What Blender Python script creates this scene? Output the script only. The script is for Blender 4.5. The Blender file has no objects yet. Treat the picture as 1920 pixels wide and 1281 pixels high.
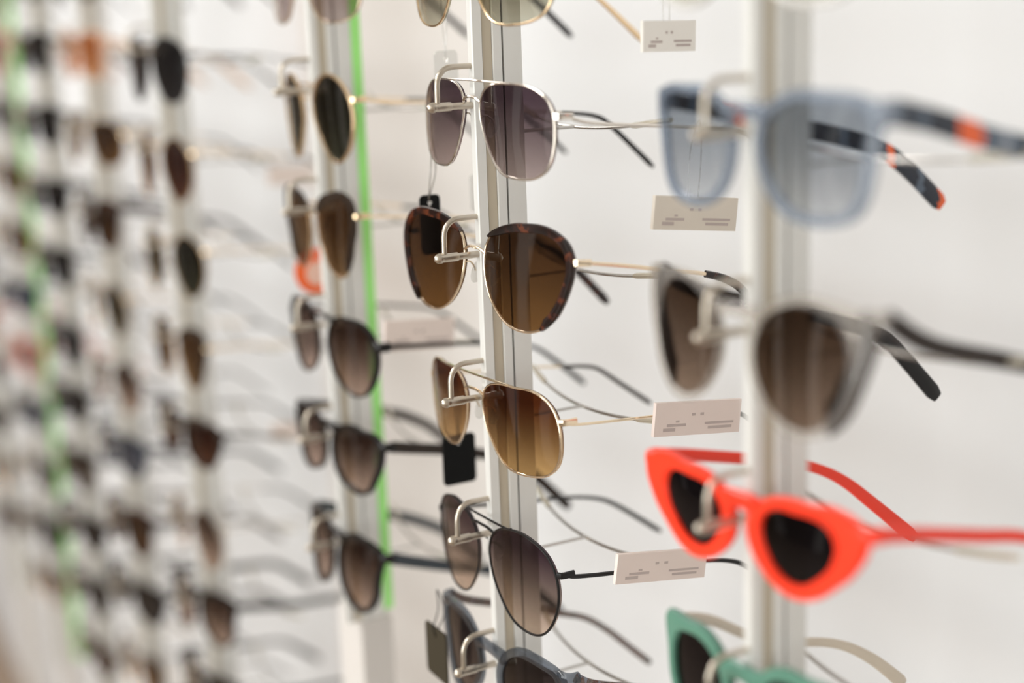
import bpy, math, random
from mathutils import Vector, Matrix

# ------------------------------------------------------------------ camera, world, light
SC = bpy.context.scene
COL = SC.collection
# world axes: X along the display row, Y towards the back wall, Z up; origin = tip of the top hook of the nearest post
cam = bpy.data.cameras.new('camera')
cam.sensor_width = 36.0
cam.lens = 2766.03 * 36.0 / 1920.0
cam.clip_start = 0.01
cam.dof.use_dof = True
cam.dof.focus_distance = 0.690
cam.dof.aperture_fstop = 2.7
cam_ob = bpy.data.objects.new('camera', cam)
COL.objects.link(cam_ob)
YAW, PITCH, ROLL = 1.08091751, 0.225453201, -0.0367871721
F = Vector((-math.sin(YAW) * math.cos(PITCH), math.cos(YAW) * math.cos(PITCH), -math.sin(PITCH)))
R0 = Vector((math.cos(YAW), math.sin(YAW), 0))
U0 = R0.cross(F)
RR = math.cos(ROLL) * R0 + math.sin(ROLL) * U0
UU = -math.sin(ROLL) * R0 + math.cos(ROLL) * U0
cam_ob.matrix_world = Matrix(((RR.x, UU.x, -F.x, 0.40954791), (RR.y, UU.y, -F.y, -0.29216719),
                              (RR.z, UU.z, -F.z, 0.04552124), (0, 0, 0, 1)))
SC.camera = cam_ob

world = bpy.data.worlds.new('shop_daylight')
SC.world = world
world.use_nodes = True
bg = world.node_tree.nodes['Background']
bg.inputs['Color'].default_value = (1.0, 0.965, 0.92, 1)
bg.inputs['Strength'].default_value = 0.60

def area(name, loc, target, sx, sy, watts, color):
    l = bpy.data.lights.new(name, 'AREA')
    l.shape = 'RECTANGLE'; l.size = sx; l.size_y = sy; l.energy = watts; l.color = color
    o = bpy.data.objects.new(name, l); COL.objects.link(o)
    o.location = loc
    o.rotation_euler = (Vector(target) - Vector(loc)).to_track_quat('-Z', 'Y').to_euler()
    return o
for x, w in ((-0.4, 7), (-2.2, 56), (-4.0, 54)):  # ceiling lamps below are added out of view, balanced to even the wall
    area('added_ceiling_light', (x, -1.35, 1.43), (x, -1.15, 0), 1.3, 0.6, w, (1.0, 0.98, 0.955))
for x, w in ((0.6, 14), (-1.6, 27)):
    area('added_ceiling_light', (x, -2.6, 1.43), (x, -2.5, 0), 1.2, 0.6, w, (1.0, 0.98, 0.955))
area('added_window_fill', (0.4, -3.62, 0.05), (0.4, 0, -0.05), 3.3, 2.1, 108, (0.975, 0.985, 1.0))  # fill light added out of view to light the back wall evenly

SC.view_settings.view_transform = 'Standard'
SC.view_settings.look = 'None'
SC.view_settings.gamma = 1.0
SC.view_settings.use_curve_mapping = False
SC.view_settings.exposure = 0.32
SC.cycles.transparent_max_bounces = 48
SC.cycles.max_bounces = 16

# ------------------------------------------------------------------ materials
MATS = {}
def lin(c):
    return tuple(((v / 255) / 12.92 if v <= 10 else (((v / 255) + 0.055) / 1.055) ** 2.4) for v in c)
def new_mat(key):
    m = bpy.data.materials.new(key); m.use_nodes = True
    nt = m.node_tree; nt.nodes.clear()
    out = nt.nodes.new('ShaderNodeOutputMaterial')
    return m, nt, out
def plain(key, col, rough=0.45, metal=0.0, spec=0.5, noise=0.05, nscale=60.0, coat=0.0):
    """Opaque material with a faint procedural mottling."""
    if key in MATS: return MATS[key]
    m, nt, out = new_mat(key)
    p = nt.nodes.new('ShaderNodeBsdfPrincipled')
    tc = nt.nodes.new('ShaderNodeTexCoord'); n = nt.nodes.new('ShaderNodeTexNoise')
    n.inputs['Scale'].default_value = nscale
    nt.links.new(tc.outputs['Object'], n.inputs['Vector'])
    mx = nt.nodes.new('ShaderNodeMix'); mx.data_type = 'RGBA'
    mx.inputs['A'].default_value = (*[c * (1 - noise) for c in col], 1)
    mx.inputs['B'].default_value = (*[min(1, c * (1 + noise)) for c in col], 1)
    nt.links.new(n.outputs['Fac'], mx.inputs['Factor'])
    nt.links.new(mx.outputs['Result'], p.inputs['Base Color'])
    p.inputs['Roughness'].default_value = rough; p.inputs['Metallic'].default_value = metal
    p.inputs['Specular IOR Level'].default_value = spec
    p.inputs['Coat Weight'].default_value = coat
    nt.links.new(p.outputs['BSDF'], out.inputs['Surface'])
    MATS[key] = m
    return m
def ramp_node(nt, stops, mode='LINEAR'):
    r = nt.nodes.new('ShaderNodeValToRGB'); r.color_ramp.interpolation = mode
    el = r.color_ramp.elements
    while len(el) > 1: el.remove(el[-1])
    el[0].position = stops[0][0]; el[0].color = (*stops[0][1], 1)
    for pos, c in stops[1:]:
        e = el.new(pos); e.color = (*c, 1)
    return r
def skin(nt, f0):
    """Schlick reflectance, the same from both sides of a face."""
    lw = nt.nodes.new('ShaderNodeLayerWeight'); lw.inputs['Blend'].default_value = 0.5
    pw = nt.nodes.new('ShaderNodeMath'); pw.operation = 'POWER'; pw.inputs[1].default_value = 5
    nt.links.new(lw.outputs['Facing'], pw.inputs[0])
    ma = nt.nodes.new('ShaderNodeMath'); ma.operation = 'MULTIPLY_ADD'; ma.inputs[1].default_value = 1 - f0; ma.inputs[2].default_value = f0
    nt.links.new(pw.outputs[0], ma.inputs[0])
    return ma
def lens_mat(key, top, bottom, refl=1.0):
    """Tinted lens: coloured transmission graded from top to bottom, Fresnel gloss."""
    key = 'lens_' + key
    if key in MATS: return MATS[key]
    m, nt, out = new_mat(key)
    tc = nt.nodes.new('ShaderNodeTexCoord'); sp = nt.nodes.new('ShaderNodeSeparateXYZ')
    nt.links.new(tc.outputs['Generated'], sp.inputs[0])
    half = lambda c: tuple(math.sqrt(v) for v in c)       # light crosses the front and the back face
    r = ramp_node(nt, [(0.06, half(bottom)), (0.5, half(tuple((a + b * 2.6) / 3.6 for a, b in zip(bottom, top)))), (0.85, half(top))])
    nt.links.new(sp.outputs['Z'], r.inputs['Fac'])
    t = nt.nodes.new('ShaderNodeBsdfTransparent'); nt.links.new(r.outputs['Color'], t.inputs['Color'])
    g = nt.nodes.new('ShaderNodeBsdfGlossy'); g.inputs['Roughness'].default_value = 0.03
    g.inputs['Color'].default_value = (refl, refl, refl, 1)
    fr = skin(nt, 0.03)
    mx = nt.nodes.new('ShaderNodeMixShader')
    nt.links.new(fr.outputs[0], mx.inputs[0]); nt.links.new(t.outputs[0], mx.inputs[1]); nt.links.new(g.outputs[0], mx.inputs[2])
    nt.links.new(mx.outputs[0], out.inputs['Surface'])
    MATS[key] = m
    return m
def crystal(key, tint, body, milky=0.3):
    """See-through acetate: tinted transmission, some body colour, glossy skin."""
    if key in MATS: return MATS[key]
    m, nt, out = new_mat(key)
    t = nt.nodes.new('ShaderNodeBsdfTransparent'); t.inputs['Color'].default_value = (*tint, 1)
    p = nt.nodes.new('ShaderNodeBsdfPrincipled')
    n = nt.nodes.new('ShaderNodeTexNoise'); n.inputs['Scale'].default_value = 90
    tc = nt.nodes.new('ShaderNodeTexCoord'); nt.links.new(tc.outputs['Object'], n.inputs['Vector'])
    r = ramp_node(nt, [(0.3, tuple(c * 0.9 for c in body)), (0.7, body)]); nt.links.new(n.outputs['Fac'], r.inputs['Fac'])
    nt.links.new(r.outputs['Color'], p.inputs['Base Color']); p.inputs['Roughness'].default_value = 0.15
    mx = nt.nodes.new('ShaderNodeMixShader'); mx.inputs[0].default_value = milky
    nt.links.new(t.outputs[0], mx.inputs[1]); nt.links.new(p.outputs[0], mx.inputs[2])
    g = nt.nodes.new('ShaderNodeBsdfGlossy'); g.inputs['Roughness'].default_value = 0.06
    fr = skin(nt, 0.04)
    m2 = nt.nodes.new('ShaderNodeMixShader')
    nt.links.new(fr.outputs[0], m2.inputs[0]); nt.links.new(mx.outputs[0], m2.inputs[1]); nt.links.new(g.outputs[0], m2.inputs[2])
    nt.links.new(m2.outputs[0], out.inputs['Surface'])
    MATS[key] = m
    return m
def speckled(key, stops, scale=120.0, rough=0.18):
    """Tortoiseshell style acetate."""
    if key in MATS: return MATS[key]
    m, nt, out = new_mat(key)
    tc = nt.nodes.new('ShaderNodeTexCoord'); n = nt.nodes.new('ShaderNodeTexNoise')
    n.inputs['Scale'].default_value = scale; n.inputs['Detail'].default_value = 3; n.inputs['Distortion'].default_value = 1.2
    nt.links.new(tc.outputs['Object'], n.inputs['Vector'])
    r = ramp_node(nt, stops); nt.links.new(n.outputs['Fac'], r.inputs['Fac'])
    p = nt.nodes.new('ShaderNodeBsdfPrincipled'); p.inputs['Roughness'].default_value = rough
    nt.links.new(r.outputs['Color'], p.inputs['Base Color']); nt.links.new(p.outputs[0], out.inputs['Surface'])
    MATS[key] = m
    return m
def striped(key, stops, length=0.165, rough=0.25):
    """Bands of colour along the temple (local Y)."""
    if key in MATS: return MATS[key]
    m, nt, out = new_mat(key)
    tc = nt.nodes.new('ShaderNodeTexCoord'); sp = nt.nodes.new('ShaderNodeSeparateXYZ')
    nt.links.new(tc.outputs['Object'], sp.inputs[0])
    n = nt.nodes.new('ShaderNodeTexNoise'); n.inputs['Scale'].default_value = 400
    nt.links.new(tc.outputs['Object'], n.inputs['Vector'])
    ma = nt.nodes.new('ShaderNodeMath'); ma.operation = 'MULTIPLY_ADD'
    ma.inputs[1].default_value = 1 / length
    nt.links.new(sp.outputs['Y'], ma.inputs[0])
    m3 = nt.nodes.new('ShaderNodeMath'); m3.operation = 'MULTIPLY_ADD'; m3.inputs[1].default_value = 0.03; m3.inputs[2].default_value = -0.015
    nt.links.new(n.outputs['Fac'], m3.inputs[0]); nt.links.new(m3.outputs[0], ma.inputs[2])
    r = ramp_node(nt, stops, 'CONSTANT'); nt.links.new(ma.outputs[0], r.inputs['Fac'])
    p = nt.nodes.new('ShaderNodeBsdfPrincipled'); p.inputs['Roughness'].default_value = rough
    nt.links.new(r.outputs['Color'], p.inputs['Base Color']); nt.links.new(p.outputs[0], out.inputs['Surface'])
    MATS[key] = m
    return m

ALU = plain('satin_aluminium', (0.70, 0.695, 0.665), 0.42, 0.2, noise=0.03)
ALU_BEIGE = plain('champagne_insert', (0.50, 0.44, 0.34), 0.45, 0.15, noise=0.03)
GROOVE = plain('dark_groove', (0.10, 0.10, 0.10), 0.7)
NICKEL = plain('brushed_nickel', (0.50, 0.445, 0.37), 0.28, 0.9, noise=0.04)
STEEL = plain('steel_wire', (0.50, 0.48, 0.45), 0.25, 0.9)
GREEN = plain('green_acrylic', (0.36, 0.86, 0.23), 0.35, noise=0.02)
WHITE = plain('white_laminate', (0.80, 0.80, 0.79), 0.5, noise=0.015, nscale=4)
CREAM = plain('cream_laminate', (0.585, 0.555, 0.525), 0.5, noise=0.015, nscale=4)
SILVER = plain('silver_metal', (0.70, 0.64, 0.57), 0.16, 0.95)
GOLD = plain('gold_metal', (0.88, 0.66, 0.42), 0.16, 0.95)
PALEGOLD = plain('pale_gold_metal', (0.80, 0.65, 0.47), 0.16, 0.95)
BLACKM = plain('black_metal', (0.008, 0.007, 0.007), 0.35, 0.0, spec=0.3)
BLACK = plain('black_acetate', (0.007, 0.006, 0.006), 0.2, noise=0.1, spec=0.3)
BROWNB = plain('dark_brown_acetate', (0.022, 0.013, 0.008), 0.25, noise=0.2, spec=0.3)
NAVY = plain('navy_acetate', (0.022, 0.03, 0.04), 0.25)
ORANGE = plain('coral_orange_acetate', (0.88, 0.046, 0.017), 0.3, noise=0.03, spec=.35)
TEAL = plain('sea_green_acetate', (0.095, 0.225, 0.165), 0.2, noise=0.1)
PAD = crystal('clear_silicone', (0.93, 0.93, 0.92), (0.8, 0.8, 0.78), 0.2)
SLEEVE = crystal('clear_sleeve', (0.9, 0.87, 0.78), (0.75, 0.70, 0.58), 0.5)
TORT = speckled('tortoiseshell', [(0.40, (0.008, 0.004, 0.003)), (0.55, (0.020, 0.007, 0.005)), (0.68, (0.11, 0.028, 0.010)), (0.8, (0.02, 0.007, 0.005))])
HAVANA = speckled('havana_grey', [(0.3, (0.02, 0.014, 0.012)), (0.48, (0.16, 0.12, 0.10)), (0.58, (0.10, 0.035, 0.018)), (0.7, (0.20, 0.22, 0.26))], 160)

# ------------------------------------------------------------------ mesh helpers
import bmesh
class MB:
    def __init__(s): s.v = []; s.f = []
    def tube(s, path, rad, n=10, ref=(0, 0, 1), e=1.0, caps=True):
        """Sweep an ellipse (or a superellipse, e < 1) along path; rad = number, or (side, up) per point."""
        P = [Vector(p) for p in path]; m = len(P)
        rads = rad if isinstance(rad, list) else [rad] * m
        base = len(s.v); ref = Vector(ref)
        for i, p in enumerate(P):
            t = (P[min(i + 1, m - 1)] - P[max(i - 1, 0)]).normalized()
            b = t.cross(ref)
            if b.length < 1e-5: b = t.cross(Vector((0.3, 1, 0.2)))
            b.normalize(); up = b.cross(t).normalized()
            rx, rz = rads[i] if isinstance(rads[i], tuple) else (rads[i], rads[i])
            for k in range(n):
                a = 2 * math.pi * k / n; c, d = math.cos(a), math.sin(a)
                c = math.copysign(abs(c) ** e, c); d = math.copysign(abs(d) ** e, d)
                s.v.append(p + b * (rx * c) + up * (rz * d))
        for i in range(m - 1):
            for k in range(n):
                a, b2 = base + i * n + k, base + i * n + (k + 1) % n
                s.f.append((a, b2, b2 + n, a + n))
        if caps:
            s.f.append(tuple(base + k for k in reversed(range(n))))
            s.f.append(tuple(base + (m - 1) * n + k for k in range(n)))
        return s
    def lathe(s, origin, axis, prof, n=16):
        """prof: list of (distance along axis, radius)."""
        o = Vector(origin); ax = Vector(axis).normalized()
        return s.tube([o + ax * d for d, r in prof], [r for d, r in prof], n, ref=(1, 0, 0) if abs(ax.x) < .9 else (0, 0, 1))
    def box(s, lo, hi):
        b = len(s.v)
        for x in (lo[0], hi[0]):
            for y in (lo[1], hi[1]):
                for z in (lo[2], hi[2]): s.v.append(Vector((x, y, z)))
        s.f += [tuple(b + i for i in q) for q in ((0, 1, 3, 2), (4, 6, 7, 5), (0, 4, 5, 1), (2, 3, 7, 6), (0, 2, 6, 4), (1, 5, 7, 3))]
        return s
    def prism(s, poly, z0, z1):
        b = len(s.v); n = len(poly)
        for z in (z0, z1): s.v += [Vector((x, y, z)) for x, y in poly]
        s.f += [(b + i, b + (i + 1) % n, b + n + (i + 1) % n, b + n + i) for i in range(n)]
        s.f += [tuple(b + i for i in reversed(range(n))), tuple(b + n + i for i in range(n))]
        return s
    def loop_sweep(s, rows, closed=True):
        """rows[i] = list of points of cross-section i; skins neighbours, optionally closing the loop."""
        base = len(s.v); m = len(rows); n = len(rows[0])
        for r in rows: s.v += [Vector(p) for p in r]
        for i in range(m if closed else m - 1):
            j = (i + 1) % m
            for k in range(n):
                l = (k + 1) % n
                s.f.append((base + i * n + k, base + i * n + l, base + j * n + l, base + j * n + k))
        if not closed:
            s.f.append(tuple(base + k for k in reversed(range(n))))
            s.f.append(tuple(base + (m - 1) * n + k for k in range(n)))
        return s
    def mesh(s, name, mat, angle=40):
        me = bpy.data.meshes.new(name)
        me.from_pydata([tuple(p) for p in s.v], [], s.f)
        bm = bmesh.new(); bm.from_mesh(me)
        bmesh.ops.recalc_face_normals(bm, faces=bm.faces); bm.to_mesh(me); bm.free()
        me.shade_smooth(); me.set_sharp_from_angle(angle=math.radians(angle))
        me.materials.append(mat)
        return me
    def build(s, name, mat, parent=None, angle=40):
        o = bpy.data.objects.new(name, s.mesh(name, mat, angle)); COL.objects.link(o)
        if parent is not None: o.parent = parent
        return o
def empty(name, loc):
    o = bpy.data.objects.new(name, None); o.empty_display_size = 0.01
    COL.objects.link(o); o.location = loc
    return o
def tag(o, label=None, cat=None, group=None, kind=None):
    if label: o['label'] = label
    if cat: o['category'] = cat
    if group: o['group'] = group
    if kind: o['kind'] = kind
    return o
def copy_tree(o, parent=None):
    c = o.copy(); COL.objects.link(c); c.parent = parent
    for k in ('label', 'group'):
        if parent is not None and k in c and k == 'group': del c[k]
    for ch in list(o.children): copy_tree(ch, c)
    return c
def smooth(pts, k=6):
    """Open Catmull-Rom through pts (tuples of any size)."""
    out = []; m = len(pts)
    for i in range(m - 1):
        p0, p1, p2, p3 = pts[max(i - 1, 0)], pts[i], pts[i + 1], pts[min(i + 2, m - 1)]
        for j in range(k):
            t = j / k
            out.append(tuple(0.5 * (2 * b + (c - a) * t + (2 * a - 5 * b + 4 * c - d) * t * t + (3 * b - a - 3 * c + d) * t ** 3)
                             for a, b, c, d in zip(p0, p1, p2, p3)))
    out.append(tuple(pts[-1]))
    return out
def closed_smooth(pts, k=2):
    m = len(pts); out = []
    for i in range(m):
        p0, p1, p2, p3 = pts[i - 1], pts[i], pts[(i + 1) % m], pts[(i + 2) % m]
        for j in range(k):
            t = j / k
            out.append(tuple(0.5 * (2 * b + (c - a) * t + (2 * a - 5 * b + 4 * c - d) * t * t + (3 * b - a - 3 * c + d) * t ** 3)
                             for a, b, c, d in zip(p0, p1, p2, p3)))
    return out
MM = 0.001
# ------------------------------------------------------------------ frame shapes, millimetres
# name: ((yaw, pitch, roll of the frame on its hook), (offset x, z), face-form curve, right lens outline u,v ...)
SHAPES = {
 'M1': ((0.0050, -0.0262, 0.0084), (5.75, -0.04), 1.84,
  '63.5,-5.4 62.6,-0.2 60.1,4.4 56.0,7.8 51.4,9.9 46.9,11.0 42.9,11.6 39.4,11.9 36.2,11.9 33.1,11.9 30.1,11.9 26.9,11.8 23.3,11.5 19.4,11.0 15.0,9.8 10.9,7.4 8.2,3.6 7.4,-0.9 8.2,-5.4 9.8,-9.5 11.6,-13.3 13.6,-16.7 15.8,-20.0 18.3,-23.1 21.2,-26.0 24.8,-28.4 28.8,-29.9 33.1,-30.5 37.6,-30.7 42.3,-30.6 47.4,-30.2 52.8,-28.8 57.5,-25.9 60.9,-21.5 62.7,-16.2 63.5,-10.8'),
 'M2': ((0.0783, -0.0879, -0.0139), (2.29, -0.04), 0.83,
  '74.2,-1.8 74.7,4.0 72.9,9.4 69.0,13.7 63.9,16.4 58.7,17.9 54.0,18.6 49.7,18.8 45.8,18.7 42.2,18.5 38.7,18.3 35.0,18.1 31.1,17.5 26.8,16.6 21.9,15.3 16.4,13.1 11.7,9.4 8.8,4.1 8.2,-1.8 9.1,-7.6 11.0,-13.1 14.0,-18.1 17.7,-22.3 22.1,-25.8 26.8,-28.4 31.9,-30.1 37.1,-30.9 42.2,-31.0 47.3,-30.4 52.1,-29.1 56.8,-27.0 61.0,-24.2 64.8,-20.7 67.8,-16.5 70.3,-12.0 72.4,-7.1'),
 'M3': ((0.0062, 0.0170, -0.0287), (-4.28, -0.03), 2.12,
  '66.4,-7.0 65.5,-1.7 63.3,3.0 59.6,6.8 55.1,9.3 50.5,10.6 46.2,11.1 42.3,11.0 38.9,10.8 35.8,10.8 32.6,10.9 29.3,10.9 25.5,10.7 21.3,10.2 16.6,9.1 12.2,6.6 9.1,2.7 7.9,-2.1 8.2,-7.0 9.5,-11.6 11.4,-15.9 13.8,-19.7 16.5,-23.2 19.5,-26.4 23.0,-29.1 27.1,-30.9 31.4,-31.9 35.8,-32.3 40.2,-32.2 44.8,-31.9 49.8,-31.2 55.0,-29.9 59.9,-27.2 63.6,-23.0 65.6,-17.9 66.4,-12.4'),
 'M4': ((0.0024, 0.0172, -0.0232), (-1.04, -0.01), 1.65,
  '62.5,-12.0 61.8,-6.9 60.1,-2.2 57.2,2.0 53.4,5.1 49.0,7.2 44.8,8.5 40.8,9.5 36.8,10.1 32.9,10.2 29.0,10.0 25.1,9.5 21.0,8.7 16.7,7.3 12.6,5.0 8.9,1.8 6.4,-2.4 5.2,-7.2 5.4,-12.0 6.4,-16.7 8.1,-21.1 10.5,-25.0 13.2,-28.6 16.2,-32.0 19.5,-35.2 23.5,-37.9 28.1,-39.7 32.9,-40.6 38.0,-40.9 43.2,-40.4 48.3,-38.6 52.6,-35.5 56.1,-31.5 58.8,-27.0 60.8,-22.2 62.1,-17.2'),
 'R1': ((0.0037, 0.0165, 0.0014), (3.63, 0.01), 1.67,
  '58.4,-2.7 59.2,0.9 59.7,5.0 59.0,9.0 56.5,12.2 52.7,14.0 48.8,14.8 45.2,15.1 41.9,15.2 38.7,15.2 35.5,15.3 32.1,15.5 28.2,15.6 23.9,15.0 19.3,13.6 14.5,11.3 9.9,7.8 6.6,3.0 5.4,-2.7 6.0,-8.4 7.9,-13.9 10.7,-18.9 14.5,-23.0 19.0,-26.1 24.1,-28.1 29.1,-29.0 34.0,-29.2 38.7,-28.8 43.2,-28.1 47.5,-26.7 51.2,-24.3 53.8,-20.7 55.5,-16.7 56.5,-12.9 57.2,-9.4 57.8,-6.0'),
 'R2': ((0.0035, -0.0474, -0.0117), (-2.15, 0.01), 1.62,
  '60.7,-2.6 61.9,1.1 62.6,5.2 62.1,9.5 59.7,13.0 56.0,15.1 51.8,16.0 48.0,16.5 44.5,16.9 41.1,17.3 37.5,17.4 33.8,17.3 29.8,16.9 25.6,15.9 21.2,14.0 17.0,11.3 12.9,7.6 9.5,3.0 7.4,-2.6 7.4,-8.5 9.2,-14.2 12.2,-19.3 15.8,-23.8 20.1,-27.6 25.0,-30.5 30.4,-32.0 35.9,-32.1 41.1,-30.8 45.6,-28.5 49.4,-25.5 52.3,-22.1 54.5,-18.6 56.0,-15.2 57.3,-12.0 58.5,-9.0 59.6,-5.9'),
 'R3': ((0.0463, -0.0063, -0.0246), (1.35, 0.00), 0.76,
  '59.0,0.1 61.2,4.5 61.2,9.1 58.2,12.6 53.8,14.6 49.6,15.6 45.9,16.1 42.4,16.1 39.3,15.5 36.6,14.9 34.1,14.8 31.3,14.8 28.2,14.8 24.5,14.6 20.2,14.0 15.2,12.5 10.0,9.8 5.4,5.6 3.0,0.1 3.5,-5.7 6.4,-10.9 10.5,-15.0 14.9,-18.1 19.5,-20.3 24.2,-21.5 28.7,-21.8 32.9,-21.1 36.6,-19.8 39.9,-18.1 42.6,-16.3 45.0,-14.4 47.2,-12.5 49.5,-10.7 52.0,-8.7 54.3,-6.3 56.5,-3.4'),
 'R3i': ((0.0463, -0.0063, -0.0246), (1.35, 0.00), 0.76,
  '46.4,-0.5 46.7,2.5 45.8,5.4 43.9,7.7 41.2,9.1 38.3,9.8 35.8,10.0 33.6,10.0 31.6,9.9 29.8,9.7 28.0,9.6 26.1,9.7 23.9,9.7 21.4,9.5 18.7,8.9 15.9,7.6 13.3,5.6 11.4,2.8 10.7,-0.5 11.2,-3.7 12.5,-6.7 14.3,-9.4 16.3,-11.7 18.7,-13.7 21.3,-15.1 24.1,-16.0 27.0,-16.3 29.8,-16.0 32.4,-15.2 34.7,-14.0 36.8,-12.5 38.7,-11.0 40.5,-9.5 42.4,-7.7 44.1,-5.7 45.5,-3.2'),
 'L1': ((-0.0013, 0.0416, -0.0164), (0.74, 0.01), 2.27,
  '53.4,-17.7 53.7,-13.4 53.3,-9.0 52.0,-4.7 49.8,-0.5 46.8,3.1 43.2,6.2 38.9,8.5 34.3,10.0 29.4,10.4 24.6,9.5 20.1,7.7 16.1,5.2 12.7,2.1 10.1,-1.6 8.4,-5.6 7.7,-9.8 7.8,-13.9 8.6,-17.7 10.1,-21.1 11.8,-24.1 13.6,-26.8 15.4,-29.4 17.3,-32.1 19.6,-34.7 22.3,-37.2 25.5,-39.4 29.4,-41.0 33.5,-41.3 37.6,-40.2 41.2,-38.2 44.4,-35.7 47.2,-32.7 49.5,-29.3 51.2,-25.7 52.5,-21.8'),
 'L2': ((0.0001, 0.0246, -0.0310), (-2.52, -0.03), 1.47,
  '54.2,-10.4 54.9,-6.9 55.3,-3.0 55.3,1.4 54.3,5.9 51.5,9.4 47.5,11.5 43.2,12.4 39.0,12.8 34.9,12.5 31.0,11.8 27.1,11.0 22.9,10.3 18.4,9.2 14.2,6.9 10.8,3.5 8.3,-0.7 6.7,-5.4 6.3,-10.4 7.0,-15.3 8.7,-19.9 10.9,-24.3 13.4,-28.4 16.7,-32.1 20.6,-35.1 25.1,-37.3 29.9,-38.7 34.9,-38.5 39.5,-36.4 43.1,-33.0 45.8,-29.2 47.8,-25.8 49.2,-22.4 50.2,-19.3 51.3,-16.4 52.8,-13.6'),
 'L3': ((0.0065, 0.0108, 0.0053), (2.21, 0.01), 1.36,
  '69.0,-7.6 68.1,-2.4 65.8,2.2 62.2,5.9 57.9,8.4 53.4,9.8 49.3,10.5 45.5,10.8 42.1,10.8 38.8,10.6 35.7,10.4 32.3,10.4 28.5,10.2 24.5,9.5 20.2,8.0 16.1,5.6 12.3,2.1 9.4,-2.4 7.8,-7.6 7.8,-13.1 9.3,-18.4 12.0,-23.1 15.5,-27.2 19.7,-30.4 24.2,-32.9 28.9,-34.8 33.8,-36.0 38.8,-36.5 43.9,-36.1 48.8,-35.0 53.5,-33.0 57.7,-30.0 61.2,-26.4 64.2,-22.3 66.7,-17.7 68.4,-12.8'),
 'L4': ((0.0162, -0.0319, -0.0329), (1.39, -0.01), 1.31,
  '66.4,-4.2 67.7,0.5 67.5,5.3 64.9,9.4 60.5,11.8 55.6,12.7 51.2,12.7 47.6,12.6 44.5,12.7 41.5,13.1 38.4,13.5 35.0,13.7 31.2,13.6 27.0,13.1 22.0,12.1 16.6,10.2 11.2,6.9 7.0,1.9 5.0,-4.2 5.5,-10.5 8.1,-16.3 12.2,-21.0 17.5,-24.3 23.0,-26.1 28.1,-27.3 32.8,-28.1 37.2,-28.5 41.5,-28.2 45.5,-27.3 49.4,-25.9 52.8,-23.7 55.5,-20.9 57.8,-17.8 60.0,-14.9 62.4,-11.8 64.5,-8.2'),
 'L5': ((0.0079, -0.0583, -0.0026), (1.77, -0.03), 2.05,
  '54.8,-3.7 55.7,-1.0 57.1,2.4 57.8,6.4 56.6,10.0 53.5,12.0 49.9,12.8 46.6,13.5 43.5,14.2 40.4,14.4 37.2,14.3 33.8,14.4 29.8,14.8 25.1,14.5 20.3,13.2 15.4,10.8 10.6,7.2 6.7,2.3 4.5,-3.7 4.1,-10.1 5.3,-16.4 8.2,-22.3 12.4,-27.2 17.6,-30.9 23.2,-33.4 29.1,-34.6 35.0,-34.4 40.4,-32.5 44.9,-29.5 48.4,-25.8 50.9,-21.8 52.3,-17.8 52.8,-14.1 53.1,-11.0 53.7,-8.5 54.3,-6.1'),
 'R2i': ((0.0035, -0.0474, -0.0117), (-2.15, 0.01), 1.62,
  '54.1,-6.0 54.0,-2.3 53.3,1.5 52.0,5.1 49.8,8.3 46.8,10.7 43.3,12.2 39.7,13.0 36.2,13.3 32.8,13.3 29.4,12.8 26.2,11.9 23.1,10.7 19.9,9.3 16.9,7.3 14.3,4.6 12.3,1.4 10.9,-2.2 10.3,-6.0 10.7,-9.9 12.0,-13.6 13.8,-17.0 16.0,-20.1 18.5,-22.9 21.6,-25.2 25.1,-26.9 28.9,-28.1 32.8,-28.7 36.7,-28.6 40.5,-27.3 43.9,-25.2 46.7,-22.7 49.2,-19.8 51.1,-16.6 52.5,-13.2 53.5,-9.7'),
 'CAT': ((0.03, 0.0, -0.03), (1.0, 2.0), 1.20,
  '48.1,-3.9 48.2,0.4 48.7,5.5 49.8,11.5 49.6,16.4 46.0,18.4 40.2,18.2 34.8,18.0 30.4,18.3 26.5,18.5 22.8,18.2 19.1,17.1 15.8,15.5 12.7,13.2 10.0,10.5 7.9,7.3 6.3,3.7 5.3,-0.1 5.0,-4.0 5.3,-7.9 6.3,-11.7 7.9,-15.3 10.0,-18.5 12.7,-21.2 15.7,-23.5 19.1,-25.1 22.8,-26.2 26.5,-26.5 30.2,-26.2 33.9,-25.1 37.3,-23.5 40.3,-21.2 43.0,-18.5 45.1,-15.2 46.7,-11.7 47.7,-7.9'),
 'CATi': ((0.03, 0.0, -0.03), (1.0, 2.0), 1.20,
  '43.7,-4.4 43.8,-1.1 43.5,2.3 42.8,5.7 41.5,8.5 39.3,10.5 36.3,11.8 33.1,12.6 29.9,13.0 26.9,13.2 23.9,12.8 21.1,12.0 18.4,10.7 16.0,9.0 13.9,6.8 12.3,4.3 11.0,1.5 10.3,-1.4 10.0,-4.5 10.3,-7.6 11.0,-10.5 12.3,-13.3 13.9,-15.8 16.0,-18.0 18.4,-19.7 21.1,-21.0 23.9,-21.8 26.8,-22.1 29.7,-21.8 32.5,-21.0 35.2,-19.7 37.6,-18.0 39.7,-15.8 41.4,-13.3 42.6,-10.5 43.4,-7.5'),
}
def shape(key):
    pose, off, wrap, txt = SHAPES[key]
    return pose, off, wrap, [tuple(float(x) for x in p.split(',')) for p in txt.split()]
def centroid(o):
    us = [p[0] for p in o]; vs = [p[1] for p in o]
    return ((min(us) + max(us)) / 2, (min(vs) + max(vs)) / 2)
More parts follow.
